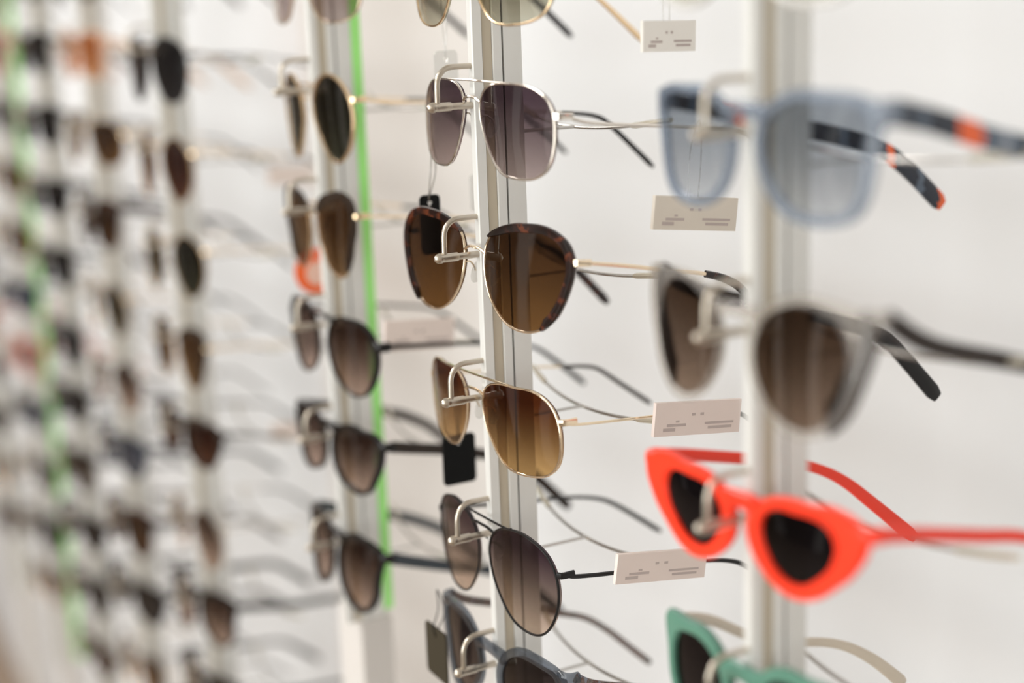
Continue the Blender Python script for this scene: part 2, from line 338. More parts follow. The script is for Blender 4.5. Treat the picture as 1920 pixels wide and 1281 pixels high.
def shrink(o, wfun):
    """Move every outline point towards the centroid by wfun(angle) millimetres."""
    cu, cv = centroid(o); out = []
    for u, v in o:
        a = math.atan2(v - cv, u - cu); r = math.hypot(u - cu, v - cv) - wfun(a)
        out.append((cu + r * math.cos(a), cv + r * math.sin(a)))
    return out
def by_angle(o, n):
    """Resample an outline at n equal angles round its centroid."""
    cu, cv = centroid(o)
    d = sorted((math.atan2(v - cv, u - cu) % (2 * math.pi), math.hypot(u - cu, v - cv)) for u, v in o)
    out = []
    for i in range(n):
        a = 2 * math.pi * i / n
        k = next((j for j in range(len(d)) if d[j][0] > a), len(d))
        a0, r0 = d[k - 1]; a1, r1 = d[k % len(d)]
        if k == 0: a0 -= 2 * math.pi
        if k == len(d): a1 += 2 * math.pi
        r = r0 + (r1 - r0) * (a - a0) / max(1e-6, a1 - a0)
        out.append((cu + r * math.cos(a), cv + r * math.sin(a)))
    return out
def u_inner(o, v):
    return min((abs(p[1] - v) * 3 + p[0], p[0]) for p in o)[1]
def v_top(o, u):
    return max((-abs(p[0] - u) * 3 + p[1], p[1]) for p in o)[1]

def ring(mb, outer, inner, thick, wrap, side, dw=0.0, n=8, e=0.6):
    rows = []
    for (ou, ov), (iu, iv) in zip(outer, inner):
        row = []
        for k in range(n):
            a = 2 * math.pi * k / n; c, d = math.cos(a), math.sin(a)
            c = math.copysign(abs(c) ** e, c); d = math.copysign(abs(d) ** e, d)
            u = (ou + iu) / 2 + (ou - iu) / 2 * c; v = (ov + iv) / 2 + (ov - iv) / 2 * c
            w = wrap * 1e-3 * u * u + dw + thick / 2 * d
            row.append((side * u * MM, w * MM, v * MM))
        rows.append(row)
    mb.loop_sweep(rows)
def arc_trim(mb, o, width, thick, wrap, side, a0, a1, dw=0.0, n=8):
    """Raised cover along part of the outline, from angle a0 down to a1 (degrees), tapering at both ends."""
    cu, cv = centroid(o); rows = []
    P = by_angle(o, 144); m = len(P)
    i0, i1 = int(a0 / 360 * m), int(a1 / 360 * m)
    idx = list(range(i1, i0 + 1))
    for q, i in enumerate(idx):
        u, v = P[i % m]; a = math.atan2(v - cv, u - cu)
        t = min(1, min(q, len(idx) - 1 - q) / 7 + 0.35); wd = width * t
        row = []
        for k in range(n):
            b = 2 * math.pi * k / n; c, d = math.cos(b), math.sin(b)
            c = math.copysign(abs(c) ** .6, c); d = math.copysign(abs(d) ** .6, d)
            r = math.hypot(u - cu, v - cv) + 0.5 - wd / 2 + wd / 2 * c
            uu, vv = cu + r * math.cos(a), cv + r * math.sin(a)
            row.append((side * uu * MM, (wrap * 1e-3 * uu * uu + dw + thick / 2 * d) * MM, vv * MM))
        rows.append(row)
    mb.loop_sweep(rows, closed=False)
def lens_mesh(o, wrap, side, dw=0.0, bulge=0.9, thick=1.6, rings=4):
    mb = MB(); cu, cv = centroid(o); n = len(o)
    for layer in (0, 1):
        b = len(mb.v)
        mb.v.append(Vector((side * cu * MM, (wrap * 1e-3 * cu * cu + dw - bulge + layer * thick) * MM, cv * MM)))
        for r in range(1, rings + 1):
            s = r / rings
            for u, v in o:
                uu, vv = cu + (u - cu) * s, cv + (v - cv) * s
                mb.v.append(Vector((side * uu * MM, (wrap * 1e-3 * uu * uu + dw - bulge * (1 - s * s) + layer * thick) * MM, vv * MM)))
        for k in range(n): mb.f.append((b, b + 1 + k, b + 1 + (k + 1) % n))
        for r in range(rings - 1):
            for k in range(n):
                a = b + 1 + r * n + k; c = b + 1 + r * n + (k + 1) % n
                mb.f.append((a, a + n, c + n, c))
    half = 1 + rings * n; e0 = 1 + (rings - 1) * n
    for k in range(n):
        l = (k + 1) % n
        mb.f.append((e0 + k, e0 + l, half + e0 + l, half + e0 + k))
    return mb

TY = 17.5            # distance from the hook tip back to the frame front, mm
GROUP = 'sunglasses hung on the display posts'
def make_glasses(S, key=None, fine=True):
    """Sunglasses built round their bridge; S holds the design. Returns an Empty that parents the parts."""
    key = key or S['shape']
    pose, off, wrap, o36 = shape(key)
    su, sv = S.get('scale', (1, 1)); o36 = [(u * su, v * sv) for u, v in o36]
    o = closed_smooth(o36, 2) if fine else o36
    root = empty('sunglasses', (0, 0, 0))
    root.rotation_mode = 'YXZ'
    yaw, pitch, roll = S.get('pose', pose)
    root.rotation_euler = (pitch, roll, yaw)
    umax = max(p[0] for p in o); umin = min(p[0] for p in o)
    vh = S.get('vh', 0.0); style = S['style']
    W = lambda u: wrap * 1e-3 * u * u
    sect = 8 if fine else 6
    rim, lens, tmat = S['rim'], S['lens'], S.get('temple', S['rim'])
    # ---- rims / front
    if style == 'wire':
        r = S.get('r', 0.6)
        inner = shrink(o, lambda a: 2 * r)
        for side in (1, -1):
            mb = MB(); ring(mb, o, inner, 2 * r, wrap, side, n=sect, e=0.9)
            mb.build('rim', rim, root)
        seat = shrink(o, lambda a: r)
    else:
        if 'inner' in S:
            n = 72 if fine else 40
            inner = by_angle(closed_smooth(shape(S['inner'])[3], 2), n); o2 = by_angle_about(o, centroid(inner), n)
        else:
            b, ex, dr = S.get('rimw', (3.5, 1.0, 40)); drr = math.radians(dr); o2 = o
            inner = shrink(o, lambda a: b + ex * max(0, math.cos(a - drr)))
        mb = MB(); th = S.get('thick', 3.6)
        for side in (1, -1): ring(mb, o2, inner, th, wrap, side, n=max(sect, 8))
        bv, bh = S.get('bridge', (6, 5))                                        # height of the bridge and its depth
        g = u_inner(o, bv) + 2.2
        us = [(-1 + 2 * i / 8) * g for i in range(9)]
        mb.tube([(u * MM, (W(g) * (u / g) ** 2 - 0.2) * MM, (bv + 1.2 * (1 - (u / g) ** 2)) * MM) for u in us],
                [(th / 2 * MM, bh / 2 * (1 + 0.35 * (u / g) ** 2) * MM) for u in us], 10, e=0.7)
        hp = S.get('hinge_h', 5.5)
        for side in (1, -1):                                                    # end pieces turning back to the temples
            pts = [(umax - 5, W(umax - 5), vh), (umax - 1.5, W(umax - 1.5), vh), (umax + 0.8, W(umax) + 2.2, vh), (umax + 1.0, W(umax) + 6, vh)]
            mb.tube([(side * a * MM, b2 * MM, c * MM) for a, b2, c in smooth(pts, 3)], (1.7 * MM, hp / 2 * MM) if False else [(1.7 * MM, hp / 2 * MM)] * 10, 10, e=0.6)
        front = mb.build('frame_front', rim, root)
        seat = shrink(inner, lambda a: -0.6)
    for side in (1, -1):
        lm = lens_mesh(seat, wrap, side, S.get('lens_dw', 0.0), bulge=S.get('bulge', 0.9), rings=4 if fine else 2)
        lm.build('lens', lens, root)
    for tr in S.get('trims', []):
        wd, tk, a0, a1, dw, mat = tr
        for side in (1, -1):
            mb = MB(); arc_trim(mb, o, wd, tk, wrap, side, a0, a1, dw)
            mb.build('rim_cover', mat, root)
    if style == 'wire':
        bz = S.get('bridge', (3.0, 0))[0]
        g = u_inner(o, bz - 1) + 0.6
        pts = [(-g, W(g), bz - 1.2), (-g * .55, W(g) * .4 - .6, bz + .5), (0, -1.0, bz + .9), (g * .55, W(g) * .4 - .6, bz + .5), (g, W(g), bz - 1.2)]
        MB().tube([(a * MM, b * MM, c * MM) for a, b, c in smooth(pts, 4)], 0.75 * MM, 8).build('bridge', rim, root)
        if 'brow' in S:
            ub = S['brow']; vt = v_top(o, ub) + S.get('brow_dv', 0)
            pts = [(-ub - 5, W(ub + 5), v_top(o, ub + 5) - .3), (-ub, W(ub) - .4, vt), (0, W(ub) * .35 - .8, vt + .4), (ub, W(ub) - .4, vt), (ub + 5, W(ub + 5), v_top(o, ub + 5) - .3)]
            MB().tube([(a * MM, b * MM, c * MM) for a, b, c in smooth(pts, 5)], 0.6 * MM, 8).build('brow_bar', rim, root)
    # ---- nose pads
    if style == 'wire' and S.get('pads', True):
        for side in (1, -1):
            g = u_inner(o, -7)
            mb = MB(); cx, cy, cz = (g - .5) * side, W(g) + 6.5, -9.0
            mb.tube([((cx + side * .15 * q) * MM, (cy + .35 * q) * MM, (cz + q) * MM) for q in (-5, -4.4, -2.5, 0, 2.5, 4.4, 5)],
                    [(.3 * MM, .3 * MM), (.8 * MM, 1.6 * MM), (1.1 * MM, 2.4 * MM), (1.2 * MM, 2.7 * MM), (1.1 * MM, 2.3 * MM), (.8 * MM, 1.5 * MM), (.3 * MM, .3 * MM)], 10, ref=(0, 1, 0))
            pad = mb.build('nose_pad', PAD, root)
            MB().tube([(a * MM, b * MM, c * MM) for a, b, c in smooth([(side * (g + .5), W(g) + .5, -4), (side * (g - .2), W(g) + 3, -3.8), (side * (g + .6), W(g) + 5.8, -6.2), (cx + side * .6, cy, cz + .5)], 4)],
                      0.45 * MM, 6).build('pad_arm', rim, pad)
    # ---- temples
    tp = S.get('path') or [(75, -6.2), (104, -11), (121, -14.5), (134, -22), (161, -45)]
    z75 = S.get('dz', 0.0)
    w_h = W(umax) + 4.5
    u_t = umax + (1.4 if style == 'wire' else 1.0)
    loc = [(w_h, vh)] + [(Y - TY, Z + z75 - (Y - TY) * math.sin(pitch)) for Y, Z in tp]
    dense = smooth(loc, 6 if fine else 4)
    lw = loc[-1][0]
    for side in (1, -1):
        P = [(side * (u_t - 4.0 * (w / lw) ** 2) * MM, w * MM, v * MM) for w, v in dense]
        if style == 'wire':
            mb = MB()
            mb.tube([(side * (umax - .8) * MM, (W(umax) - .2) * MM, vh * MM), (side * (umax + .9) * MM, (W(umax) + .8) * MM, vh * MM),
                     (side * (umax + 1.4) * MM, (W(umax) + 2.6) * MM, vh * MM), (side * (umax + 1.4) * MM, (W(umax) + 7.5) * MM, vh * MM)],
                    [(1.0 * MM, 1.7 * MM)] * 4, 8, e=0.6)
            mb.build('end_piece', rim, root)
            cut = S.get('tip_from', 100) - TY
            k = next(i for i, d in enumerate(dense) if d[0] >= cut)
            rt = S.get('rt', 0.75)
            t = MB().tube(P[:k + 1], rt * MM, 8).build('temple', tmat, root)
            tr_ = S.get('tip_r', (1.1, 1.6)); m = len(P) - k
            rr = [(tr_[0] * MM * (0.75 + .25 * min(1, i / 3)), tr_[1] * MM * (0.62 + 0.38 * i / (m - 1)) ) for i in range(m)]
            rr[-1] = (rr[-1][0] * .6, rr[-1][1] * .6)
            MB().tube(P[k:], rr, 8, e=.85).build('temple_tip', S.get('tip', BLACK), t)
        else:
            th, tw = S.get('tsize', (5.0, 2.4)); m = len(P)
            end = S.get('tip_h', 6.5)
            rr = []
            for i in range(m):
                q = i / (m - 1); h = th + (S.get('mid_h', 3.6) - th) * min(1, q / .55) if q < .55 else S.get('mid_h', 3.6) + (end - S.get('mid_h', 3.6)) * ((q - .55) / .45) ** 1.2
                rr.append((tw / 2 * MM, h / 2 * MM))
            rr[-1] = (rr[-1][0] * .6, rr[-1][1] * .7)
            cut = S.get('tip_from', 999) - TY
            k = next((i for i, d in enumerate(dense) if d[0] >= cut), None)
            if k is None:
                MB().tube(P, rr, 10, e=.7).build('temple', tmat, root)
            else:
                t = MB().tube(P[:k + 1], rr[:k + 1], 10, e=.7).build('temple', tmat, root)
                MB().tube(P[k:], rr[k:], 10, e=.7).build('temple_tip', S.get('tip', BLACK), t)
    root['category'] = 'sunglasses'; root['group'] = GROUP
    S['_off'] = S.get('off', off)
    return root
def by_angle_about(o, c, n):
    d = sorted((math.atan2(v - c[1], u - c[0]) % (2 * math.pi), math.hypot(u - c[0], v - c[1])) for u, v in o)
    out = []
    for i in range(n):
        a = 2 * math.pi * i / n
        k = next((j for j in range(len(d)) if d[j][0] > a), len(d))
        a0, r0 = d[k - 1]; a1, r1 = d[k % len(d)]
        if k == 0: a0 -= 2 * math.pi
        if k == len(d): a1 += 2 * math.pi
        r = r0 + (r1 - r0) * (a - a0) / max(1e-6, a1 - a0)
        out.append((c[0] + r * math.cos(a), c[1] + r * math.sin(a)))
    return out

# ------------------------------------------------------------------ the room
FLOOR_Z = -1.70
tag(MB().box((-6, -3.5, FLOOR_Z - .05), (2.5, 0.30, FLOOR_Z)).build('floor', plain('oak_floor', (0.24, 0.175, 0.125), 0.5, noise=.15, nscale=3)), kind='structure')
tag(MB().box((-6, 0.255, FLOOR_Z), (2.5, 0.32, 1.45)).build('wall_back', plain('white_wall_panel', (0.64, 0.643, 0.648), 0.5, noise=0.015, nscale=4)), kind='structure')
tag(MB().box((-6, -3.5, 1.45), (2.5, 0.32, 1.50)).build('ceiling', WHITE), kind='structure')
DARKW = plain('taupe_paint', (0.10, 0.078, 0.065), .6, noise=.1, nscale=2)
WX0, WX1, WZ0, WZ1 = -1.3, 2.1, -1.0, 1.1                       # opening for an unseen window, made up to let in the fill light
wf = MB()
wf.box((-6, -3.55, FLOOR_Z), (WX0, -3.5, 1.45)); wf.box((WX1, -3.55, FLOOR_Z), (2.5, -3.5, 1.45))
wf.box((WX0, -3.55, FLOOR_Z), (WX1, -3.5, WZ0)); wf.box((WX0, -3.55, WZ1), (WX1, -3.5, 1.45))
tag(wf.build('wall_front', DARKW), kind='structure')
win = empty('added_window_1', (0.4, -3.52, 0.05)); tag(win, kind='structure')
for a, b in (((WX0, -3.54, WZ0), (WX1, -3.48, WZ0 + .06)), ((WX0, -3.54, WZ1 - .06), (WX1, -3.48, WZ1)), ((WX0, -3.54, WZ0), (WX0 + .06, -3.48, WZ1)),
             ((WX1 - .06, -3.54, WZ0), (WX1, -3.48, WZ1)), ((.37, -3.54, WZ0), (.43, -3.48, WZ1))):
    f = MB().box(a, b).build('added_window_frame', ALU, win); f.location = (-0.4, 3.52, -0.05)
for x0, x1 in ((WX0 + .06, .37), (.43, WX1 - .06)):
    g = MB().box((x0, -3.515, WZ0 + .06), (x1, -3.509, WZ1 - .06)).build('added_window_pane', crystal('added_window_glass', (.97, .98, .97), (.9, .9, .9), 0.0), win); g.location = (-0.4, 3.52, -0.05)
tag(MB().box((-6.05, -3.5, FLOOR_Z), (-6, 0.255, 1.45)).build('wall_left', DARKW), kind='structure')
tag(MB().box((2.5, -3.5, FLOOR_Z), (2.55, 0.255, 1.45)).build('wall_right', plain('beige_paint', (0.55, 0.49, 0.42), .6, noise=.05, nscale=2)), kind='structure')
for i, (x0, x1) in enumerate(((-5.2, -4.9), (-3.7, -3.3), (-2.2, -1.9))):  # unseen columns added so the lenses reflect pale vertical stripes
    tag(MB().box((x0, -3.5, FLOOR_Z), (x1, -3.42, 1.45)).build('trim_%d' % (i + 2), WHITE), kind='structure')
tag(MB().box((-1.035, 0.250, FLOOR_Z), (-0.622, 0.256, 1.45)).build('trim_1', CREAM), kind='structure')

# ------------------------------------------------------------------ display posts with hooks
SPACE = 0.207894
NEAR_X = [0.0, -SPACE, -2 * SPACE]
FAR_X = [-0.755, -1.005, -1.240, -1.512, -1.815]
def hook_meshes():
    H = {}
    H['tube'] = MB().lathe((0, 0, 0), (0, 1, 0), [(a * MM, b * MM) for a, b in ((-2.5, .25), (-2.3, .9), (-1.6, 1.75), (-.6, 2.3), (.4, 2.5), (1.3, 2.4), (1.8, 2.1), (2.4, 2.15), (9.4, 2.15), (9.8, 2.0), (9.9, 1.65), (20.8, 1.65))]).mesh('hook_tube', NICKEL)
    path = [(0, 21.2, 18), (0, 13, 18)]
    path += [(0, 11 - 8 * math.sin(a) , 10 + 8 * math.cos(a)) for a in (math.radians(i * 15) for i in range(0, 7))]
    path += [(0, 2.9, 6), (0, 2.8, 1.2)]
    H['arm'] = MB().tube([(a * MM, b * MM, c * MM) for a, b, c in path], 1.35 * MM, 12, ref=(1, 0, 0)).mesh('hook_arm', NICKEL)
    H['rod'] = MB().tube([(0, 0.0468, -0.0138), (0, 0.0758, -0.0138)], 0.85 * MM, 8).mesh('rest_rod', STEEL)
    bow = lambda x: (x * MM, (75.8 + 9 * (x / 65) ** 2) * MM, (-13.8 + 5.5 * (x / 65) ** 2) * MM)
    bar = [bow(x) for x in range(-66, 67, 6)]
    H['bar'] = MB().tube(bar, 0.9 * MM, 8).mesh('rest_bar', STEEL)
    for s in (1, -1):
        sl = [bow(s * x) for x in (44, 46, 54, 62, 68)]
        H['sleeve%d' % s] = MB().tube(sl, [1.2 * MM, 1.5 * MM, 1.5 * MM, 1.5 * MM, 1.1 * MM], 8).mesh('sleeve', SLEEVE)
    return H
HK = hook_meshes()
def put(name, mesh, parent, loc):
    o = bpy.data.objects.new(name, mesh); COL.objects.link(o); o.parent = parent; o.location = loc
    return o
PROFILE = [(-1.9, 20.6), (1.9, 20.6), (2.4, 21.1), (2.4, 25.8), (1.2, 26.3), (1.2, 31.2), (2.4, 31.7), (2.4, 36.0), (0.9, 36.1), (0.9, 37.0), (2.4, 37.1), (2.4, 46.4), (2.0, 46.8),
           (-2.0, 46.8), (-2.4, 46.4), (-2.4, 37.1), (-0.9, 37.0), (-0.9, 36.1), (-2.4, 36.0), (-2.4, 31.7), (-1.2, 31.2), (-1.2, 26.3), (-2.4, 25.8), (-2.4, 21.1)]
def post(x, rows, z_low, z_top, label, green=0):
    root = empty('display_post', (x, 0.0337, FLOOR_Z))
    off = lambda z: (0, -0.0337, z - FLOOR_Z)
    tag(root, label, 'display post', 'aluminium display posts along the wall')
    m = MB().prism([(a * MM, b * MM) for a, b in PROFILE], z_low, z_top).build('upright', ALU, root, angle=25); m.location = off(0)
    for s in (1, -1):
        a, b = sorted((s * 1.15 * MM, s * 1.6 * MM))
        i = MB().box((a, 0.0264, z_low), (b, 0.0311, z_top)).build('insert_strip', ALU_BEIGE, root); i.location = off(0)
        a, b = sorted((s * 0.85 * MM, s * 1.1 * MM))
        i = MB().box((a, 0.0361, z_low), (b, 0.0370, z_top)).build('groove_strip', GROOVE, root); i.location = off(0)
    leg = MB().box((-0.036, 0.0297, FLOOR_Z), (0.004, 0.0509, z_low)).build('leg', CREAM, root); leg.location = off(0)
    if green:
        g = MB().box((-0.0020, 0.0468, z_low + .004), (0.0024, 0.0468 + green, z_top)).build('green_edge_strip', GREEN, root); g.location = off(0)
    for z in rows:
        t = put('hook_tube', HK['tube'], root, off(z)); put('hook_arm', HK['arm'], root, off(z))
        put('rest_rod', HK['rod'], root, off(z)); b = put('rest_bar', HK['bar'], root, off(z))
        for s in (1, -1): put('sleeve', HK['sleeve%d' % s], b, (0, 0, 0))
    return root
NEAR_Z = [-0.07 * j for j in range(-1, 5)]
FAR_Z = [0.020 - 0.0762 * k for k in range(-1, 10)]
post(NEAR_X[0], NEAR_Z[:5], -0.335, 0.16, 'nearest aluminium display post, carrying the orange cat-eye sunglasses')
post(NEAR_X[1], NEAR_Z, -0.335, 0.16, 'aluminium display post in sharp focus at the middle of the photo')
post(NEAR_X[2], NEAR_Z, -0.335, 0.16, 'aluminium display post edged with a bright green strip, next beyond the sharp one', .0062)
FP = ['first blurred post left of the near green-edged one, broad and grey-green',
      'second blurred post left of the near green-edged one', 'third blurred post left of the near green-edged one',
      'far blurred post edged with a light green strip near the left border', 'farthest blurred display post at the left border']
for i, x in enumerate(FAR_X): post(x, FAR_Z, -0.80, 0.22, FP[i], .009 if i == 3 else 0)

# ------------------------------------------------------------------ sunglasses
BR_TOP, BR_BOT = (0.060, 0.034, 0.020), (0.30, 0.215, 0.16)
L_PURPLE = lens_mat('plum_gradient', (0.082, 0.052, 0.066), (0.42, 0.335, 0.32))
L_BROWN = lens_mat('deep_brown', (0.060, 0.026, 0.010), (0.20, 0.098, 0.033))
L_AMBER = lens_mat('amber_gradient', (0.090, 0.021, 0.005), (0.62, 0.385, 0.155))
L_SMOKE = lens_mat('smoke_gradient', (0.050, 0.028, 0.038), (0.72, 0.56, 0.45))
L_BLUE = lens_mat('pale_blue', (0.32, 0.36, 0.41), (0.66, 0.69, 0.73))
L_TAUPE = lens_mat('brown_gradient', BR_TOP, BR_BOT)
L_TAUPE2 = lens_mat('rose_brown_gradient', (0.06, 0.030, 0.021), (0.74, 0.54, 0.45))
L_BLACK = lens_mat('black', (0.008, 0.006, 0.007), (0.015, 0.013, 0.015), 0.6)
L_GREEN = lens_mat('dark_green', (0.020, 0.017, 0.010), (0.065, 0.065, 0.042))
L_OLIVE = lens_mat('olive_clear', (0.16, 0.12, 0.06), (0.60, 0.58, 0.47))
L_MAUVE = lens_mat('mauve', (0.40, 0.30, 0.29), (0.62, 0.52, 0.50))
L_RED = lens_mat('red_brown', (0.05, 0.012, 0.006), (0.14, 0.042, 0.018))
L_GREY = lens_mat('slate', (0.016, 0.015, 0.018), (0.05, 0.046, 0.05))
L_ORANGE = lens_mat('orange', (0.75, 0.26, 0.08), (0.90, 0.45, 0.20))
L_SKY = lens_mat('denim', (0.10, 0.12, 0.19), (0.26, 0.29, 0.38))
BLUECRY = crystal('blue_grey_crystal', (0.66, 0.70, 0.76), (0.30, 0.35, 0.42), 0.42)
GREYCRY = crystal('smoke_crystal', (0.50, 0.53, 0.57), (0.10, 0.11, 0.125), 0.18)
CLEARCRY = crystal('clear_crystal', (0.86, 0.84, 0.81), (0.70, 0.66, 0.62), 0.16)
FROST = crystal('frosted_crystal', (0.9, 0.9, 0.88), (0.82, 0.80, 0.77), 0.6)
PEACHCRY = crystal('peach_crystal', (0.95, 0.80, 0.68), (0.85, 0.62, 0.45), 0.4)
PINKCRY = crystal('coral_crystal', (0.95, 0.60, 0.52), (0.80, 0.30, 0.22), 0.5)
NV, GB, LG, OR = (0.012, 0.017, 0.03), (0.085, 0.115, 0.16), (0.22, 0.25, 0.30), (0.80, 0.115, 0.018)
STRIPE = striped('striped_acetate', [(0, NV), (0.05, GB), (0.075, NV), (0.11, GB), (0.135, NV), (0.215, OR), (0.285, GB), (0.33, LG), (0.36, GB), (0.39, NV), (0.55, GB), (0.58, NV), (0.70, OR), (0.725, NV), (0.80, GB), (0.82, NV), (0.865, OR)])

def hang(S, x, z, label, root=None):
    r = root or make_glasses(S)
    ox, oz = S['_off']
    r.location = (x + ox * MM, TY * MM, z + oz * MM)
    r['label'] = label
    return r
def near_row(j): return -0.07 * j
M, RC, LC = NEAR_X[1], NEAR_X[0], NEAR_X[2]
# --- the post in focus
hang(dict(shape='M1', style='wire', rim=SILVER, lens=L_PURPLE, vh=-1.5, brow=24, bridge=(3.6, 0), rt=0.85, tip=BLACK,
          path=[(42, -5.5), (75, -9), (103, -12), (123, -15), (134, -21.5), (160, -45)], tip_from=103), M, near_row(0),
     'silver wire double-bridge sunglasses with smoky plum square lenses, topmost whole pair in focus')
hang(dict(shape='M2', style='wire', rim=PALEGOLD, lens=L_BROWN, vh=4.5, bridge=(3.4, 0), tip=TORT, tip_r=(1.2, 2.7), tip_from=96, rt=1.0,
          path=[(50, -0.5), (71, -5), (96, -10), (112, -15.5), (124, -24), (152, -51)],
          trims=[(4.6, 2.6, 152, -58, -0.5, TORT)]), M, near_row(1),
     'gold sunglasses with tortoiseshell upper rims and brown lenses on the post in focus')
hang(dict(shape='M3', style='wire', rim=PALEGOLD, lens=L_AMBER, vh=-2, brow=27, bridge=(3.2, 0), rt=0.7, tip=BROWNB, tip_from=104, tip_r=(1.3, 1.5),
          path=[(35, -3.6), (79, -7), (105, -10), (120, -12), (129, -15), (141, -24), (162, -40)]), M, near_row(2),
     'gold wire double-bridge sunglasses with amber-brown gradient lenses on the post in focus')
hang(dict(shape='M4', style='wire', rim=BLACKM, lens=L_SMOKE, vh=-4.5, brow=23, bridge=(4.4, 0), rt=1.1, tip=BLACK, tip_from=101, tip_r=(1.3, 1.6),
          path=[(32, -6), (53, -9), (85, -12.6), (101, -14), (120, -18), (134, -25), (162, -46)]), M, near_row(3),
     'black wire aviator sunglasses with grey-brown gradient teardrop lenses')
hang(dict(shape='R2', pose=(0.02, -0.03, -0.01), off=(1.5, 3.5), style='acetate', rim=GREYCRY, lens=L_SMOKE if False else lens_mat('dark_smoke', (0.03, 0.022, 0.022), (0.10, 0.07, 0.06)), vh=12, bridge=(5.5, 6), rimw=(4.6, 1.2, 60),
          temple=HAVANA, tsize=(5, 2.6), mid_h=3.4, tip_h=4.0, path=[(40, 5), (75, -7), (94, -15), (112, -22), (126, -32), (139, -44), (157, -61)]), M, near_row(4),
     'smoky crystal acetate sunglasses at the bottom edge, behind the dark olive swing tag')
hang(dict(shape='M3', pose=(0.02, 0, 0), off=(1, -2.2), style='wire', rim=GOLD, lens=L_OLIVE, vh=4, bridge=(3, 0), tip=GOLD, tip_from=128, tip_r=(1.0, 2.0)), M, near_row(-1),
     'rose-gold wire sunglasses with olive-to-clear lenses, cut by the top edge on the post in focus')
# --- the nearest post
hang(dict(shape='R1', style='acetate', rim=BLUECRY, lens=L_BLUE, vh=8.5, bridge=(6.5, 5.5), rimw=(3.6, .8, 60), temple=STRIPE, tsize=(8.5, 3), mid_h=7.5, tip_h=7.5, hinge_h=8.5,
          path=[(44, 5), (67, -2), (84, -6), (110, -12), (130, -18.5), (145, -28), (164, -45)]), RC, near_row(0),
     'blue-grey translucent sunglasses with navy, grey and orange striped temples')
hang(dict(shape='R2', inner='R2i', style='acetate', rim=CLEARCRY, lens=L_TAUPE, vh=13, bridge=(6.5, 5), temple=BROWNB, tsize=(7, 3), mid_h=6.0, tip_h=7.5, tip=BLACK, tip_from=140,
          path=[(48, 1.0), (82, -9), (112, -18), (136, -27), (150, -36), (176, -62)],
          trims=[(10, 1.8, 46, -66, 2.2, BROWNB)]), RC, near_row(1),
     'clear-rimmed round cat-eye sunglasses with brown gradient lenses and dark brown temples')
hang(dict(shape='R3', inner='R3i', style='acetate', rim=ORANGE, lens=L_BLACK, vh=9.5, bridge=(6.5, 6.5), temple=ORANGE, tsize=(5.5, 2.8), mid_h=4.6, tip_h=6.5, thick=4.2,
          path=[(42, 6), (71, -1), (92, -6), (112, -14), (126, -22.5), (140, -34), (166, -56)]), RC, near_row(2),
     'bright orange-red cat-eye sunglasses with small black lenses')
hang(dict(shape='CAT', inner='CATi', pose=(0.03, 0.0, -0.03), off=(1.0, 2.0), rimw=(4.6, 3.4, 45), style='acetate', rim=TEAL, lens=L_BLACK, vh=11, bridge=(7, 7), temple=plain('bone_acetate', (0.62, 0.55, 0.45), .3), tsize=(5, 2.6), mid_h=4,
          path=[(42, 6), (70, -10), (106, -20), (127, -32), (146, -49)], thick=4.5), RC, near_row(3),
     'sea-green cat-eye sunglasses at the bottom edge of the photo')
hang(dict(shape='R1', pose=(0.0, 0, 0), off=(0, 0), style='acetate', rim=FROST, lens=L_OLIVE, vh=8, bridge=(6, 5), temple=FROST, path=[(50, 4), (75, -4), (110, -2), (150, -1)]), RC, near_row(-1),
     'clear-framed sunglasses with brown-olive lenses, cut by the top edge above the blue pair')
# --- the post with the green edge
hang(dict(shape='L1', style='wire', rim=GOLD, lens=L_GREEN, vh=-5, bridge=(3.2, 0), tip=BLACKM, r=1.0, tip_from=104,
          path=[(47, -7.6), (65, -8.4), (104, -12), (121, -14), (134, -22), (160, -45)]), LC, near_row(0),
     'gold-rimmed round sunglasses with dark green lenses beside the green strip')
hang(dict(shape='L2', style='wire', rim=GOLD, lens=lens_mat('rust_brown', (0.12, 0.055, 0.02), (0.30, 0.18, 0.09)), vh=-1, bridge=(3.4, 0), tip=BLACKM,
          trims=[(6.0, 3.0, 150, -60, -0.3, BROWNB)]), LC, near_row(1),
     'gold sunglasses with heavy dark brown top rims and rust lenses, beside the green strip')
hang(dict(shape='L3', style='acetate', rim=BLACK, lens=L_TAUPE2, vh=-2, bridge=(5.5, 2.5), rimw=(1.2, 2.6, 20), temple=BLACKM, tsize=(2.4, 2), mid_h=2.2, tip_h=3.5, thick=2.8,
          path=[(75, -6.5), (104, -11), (121, -14.5), (134, -22), (161, -45)]), LC, near_row(2),
     'thin black round sunglasses with rosy brown gradient lenses, a pink label on the temple')
hang(dict(shape='L4', style='acetate', rim=BLACK, lens=L_TAUPE2, vh=6, bridge=(6.5, 5), rimw=(2.6, 1.6, 40), temple=BROWNB, tsize=(7, 2.8), mid_h=6.5,
          path=[(42, 2.5), (66, -3), (95, -12), (111, -20), (122, -28), (150, -56)]), LC, near_row(3),
     'black square sunglasses with brown temples, second from bottom on the green-edged post')
hang(dict(shape='L5', style='acetate', rim=BLACK, lens=L_TAUPE2, vh=7, bridge=(6.5, 5), rimw=(3.2, 1.6, 40), temple=NAVY, tsize=(7.5, 2.8), mid_h=7,
          path=[(42, 1.5), (70, -8), (90, -14), (113, -25), (124, -33), (150, -58)]), LC, near_row(4),
     'black rounded sunglasses with dark navy temples, lowest on the green-edged post')
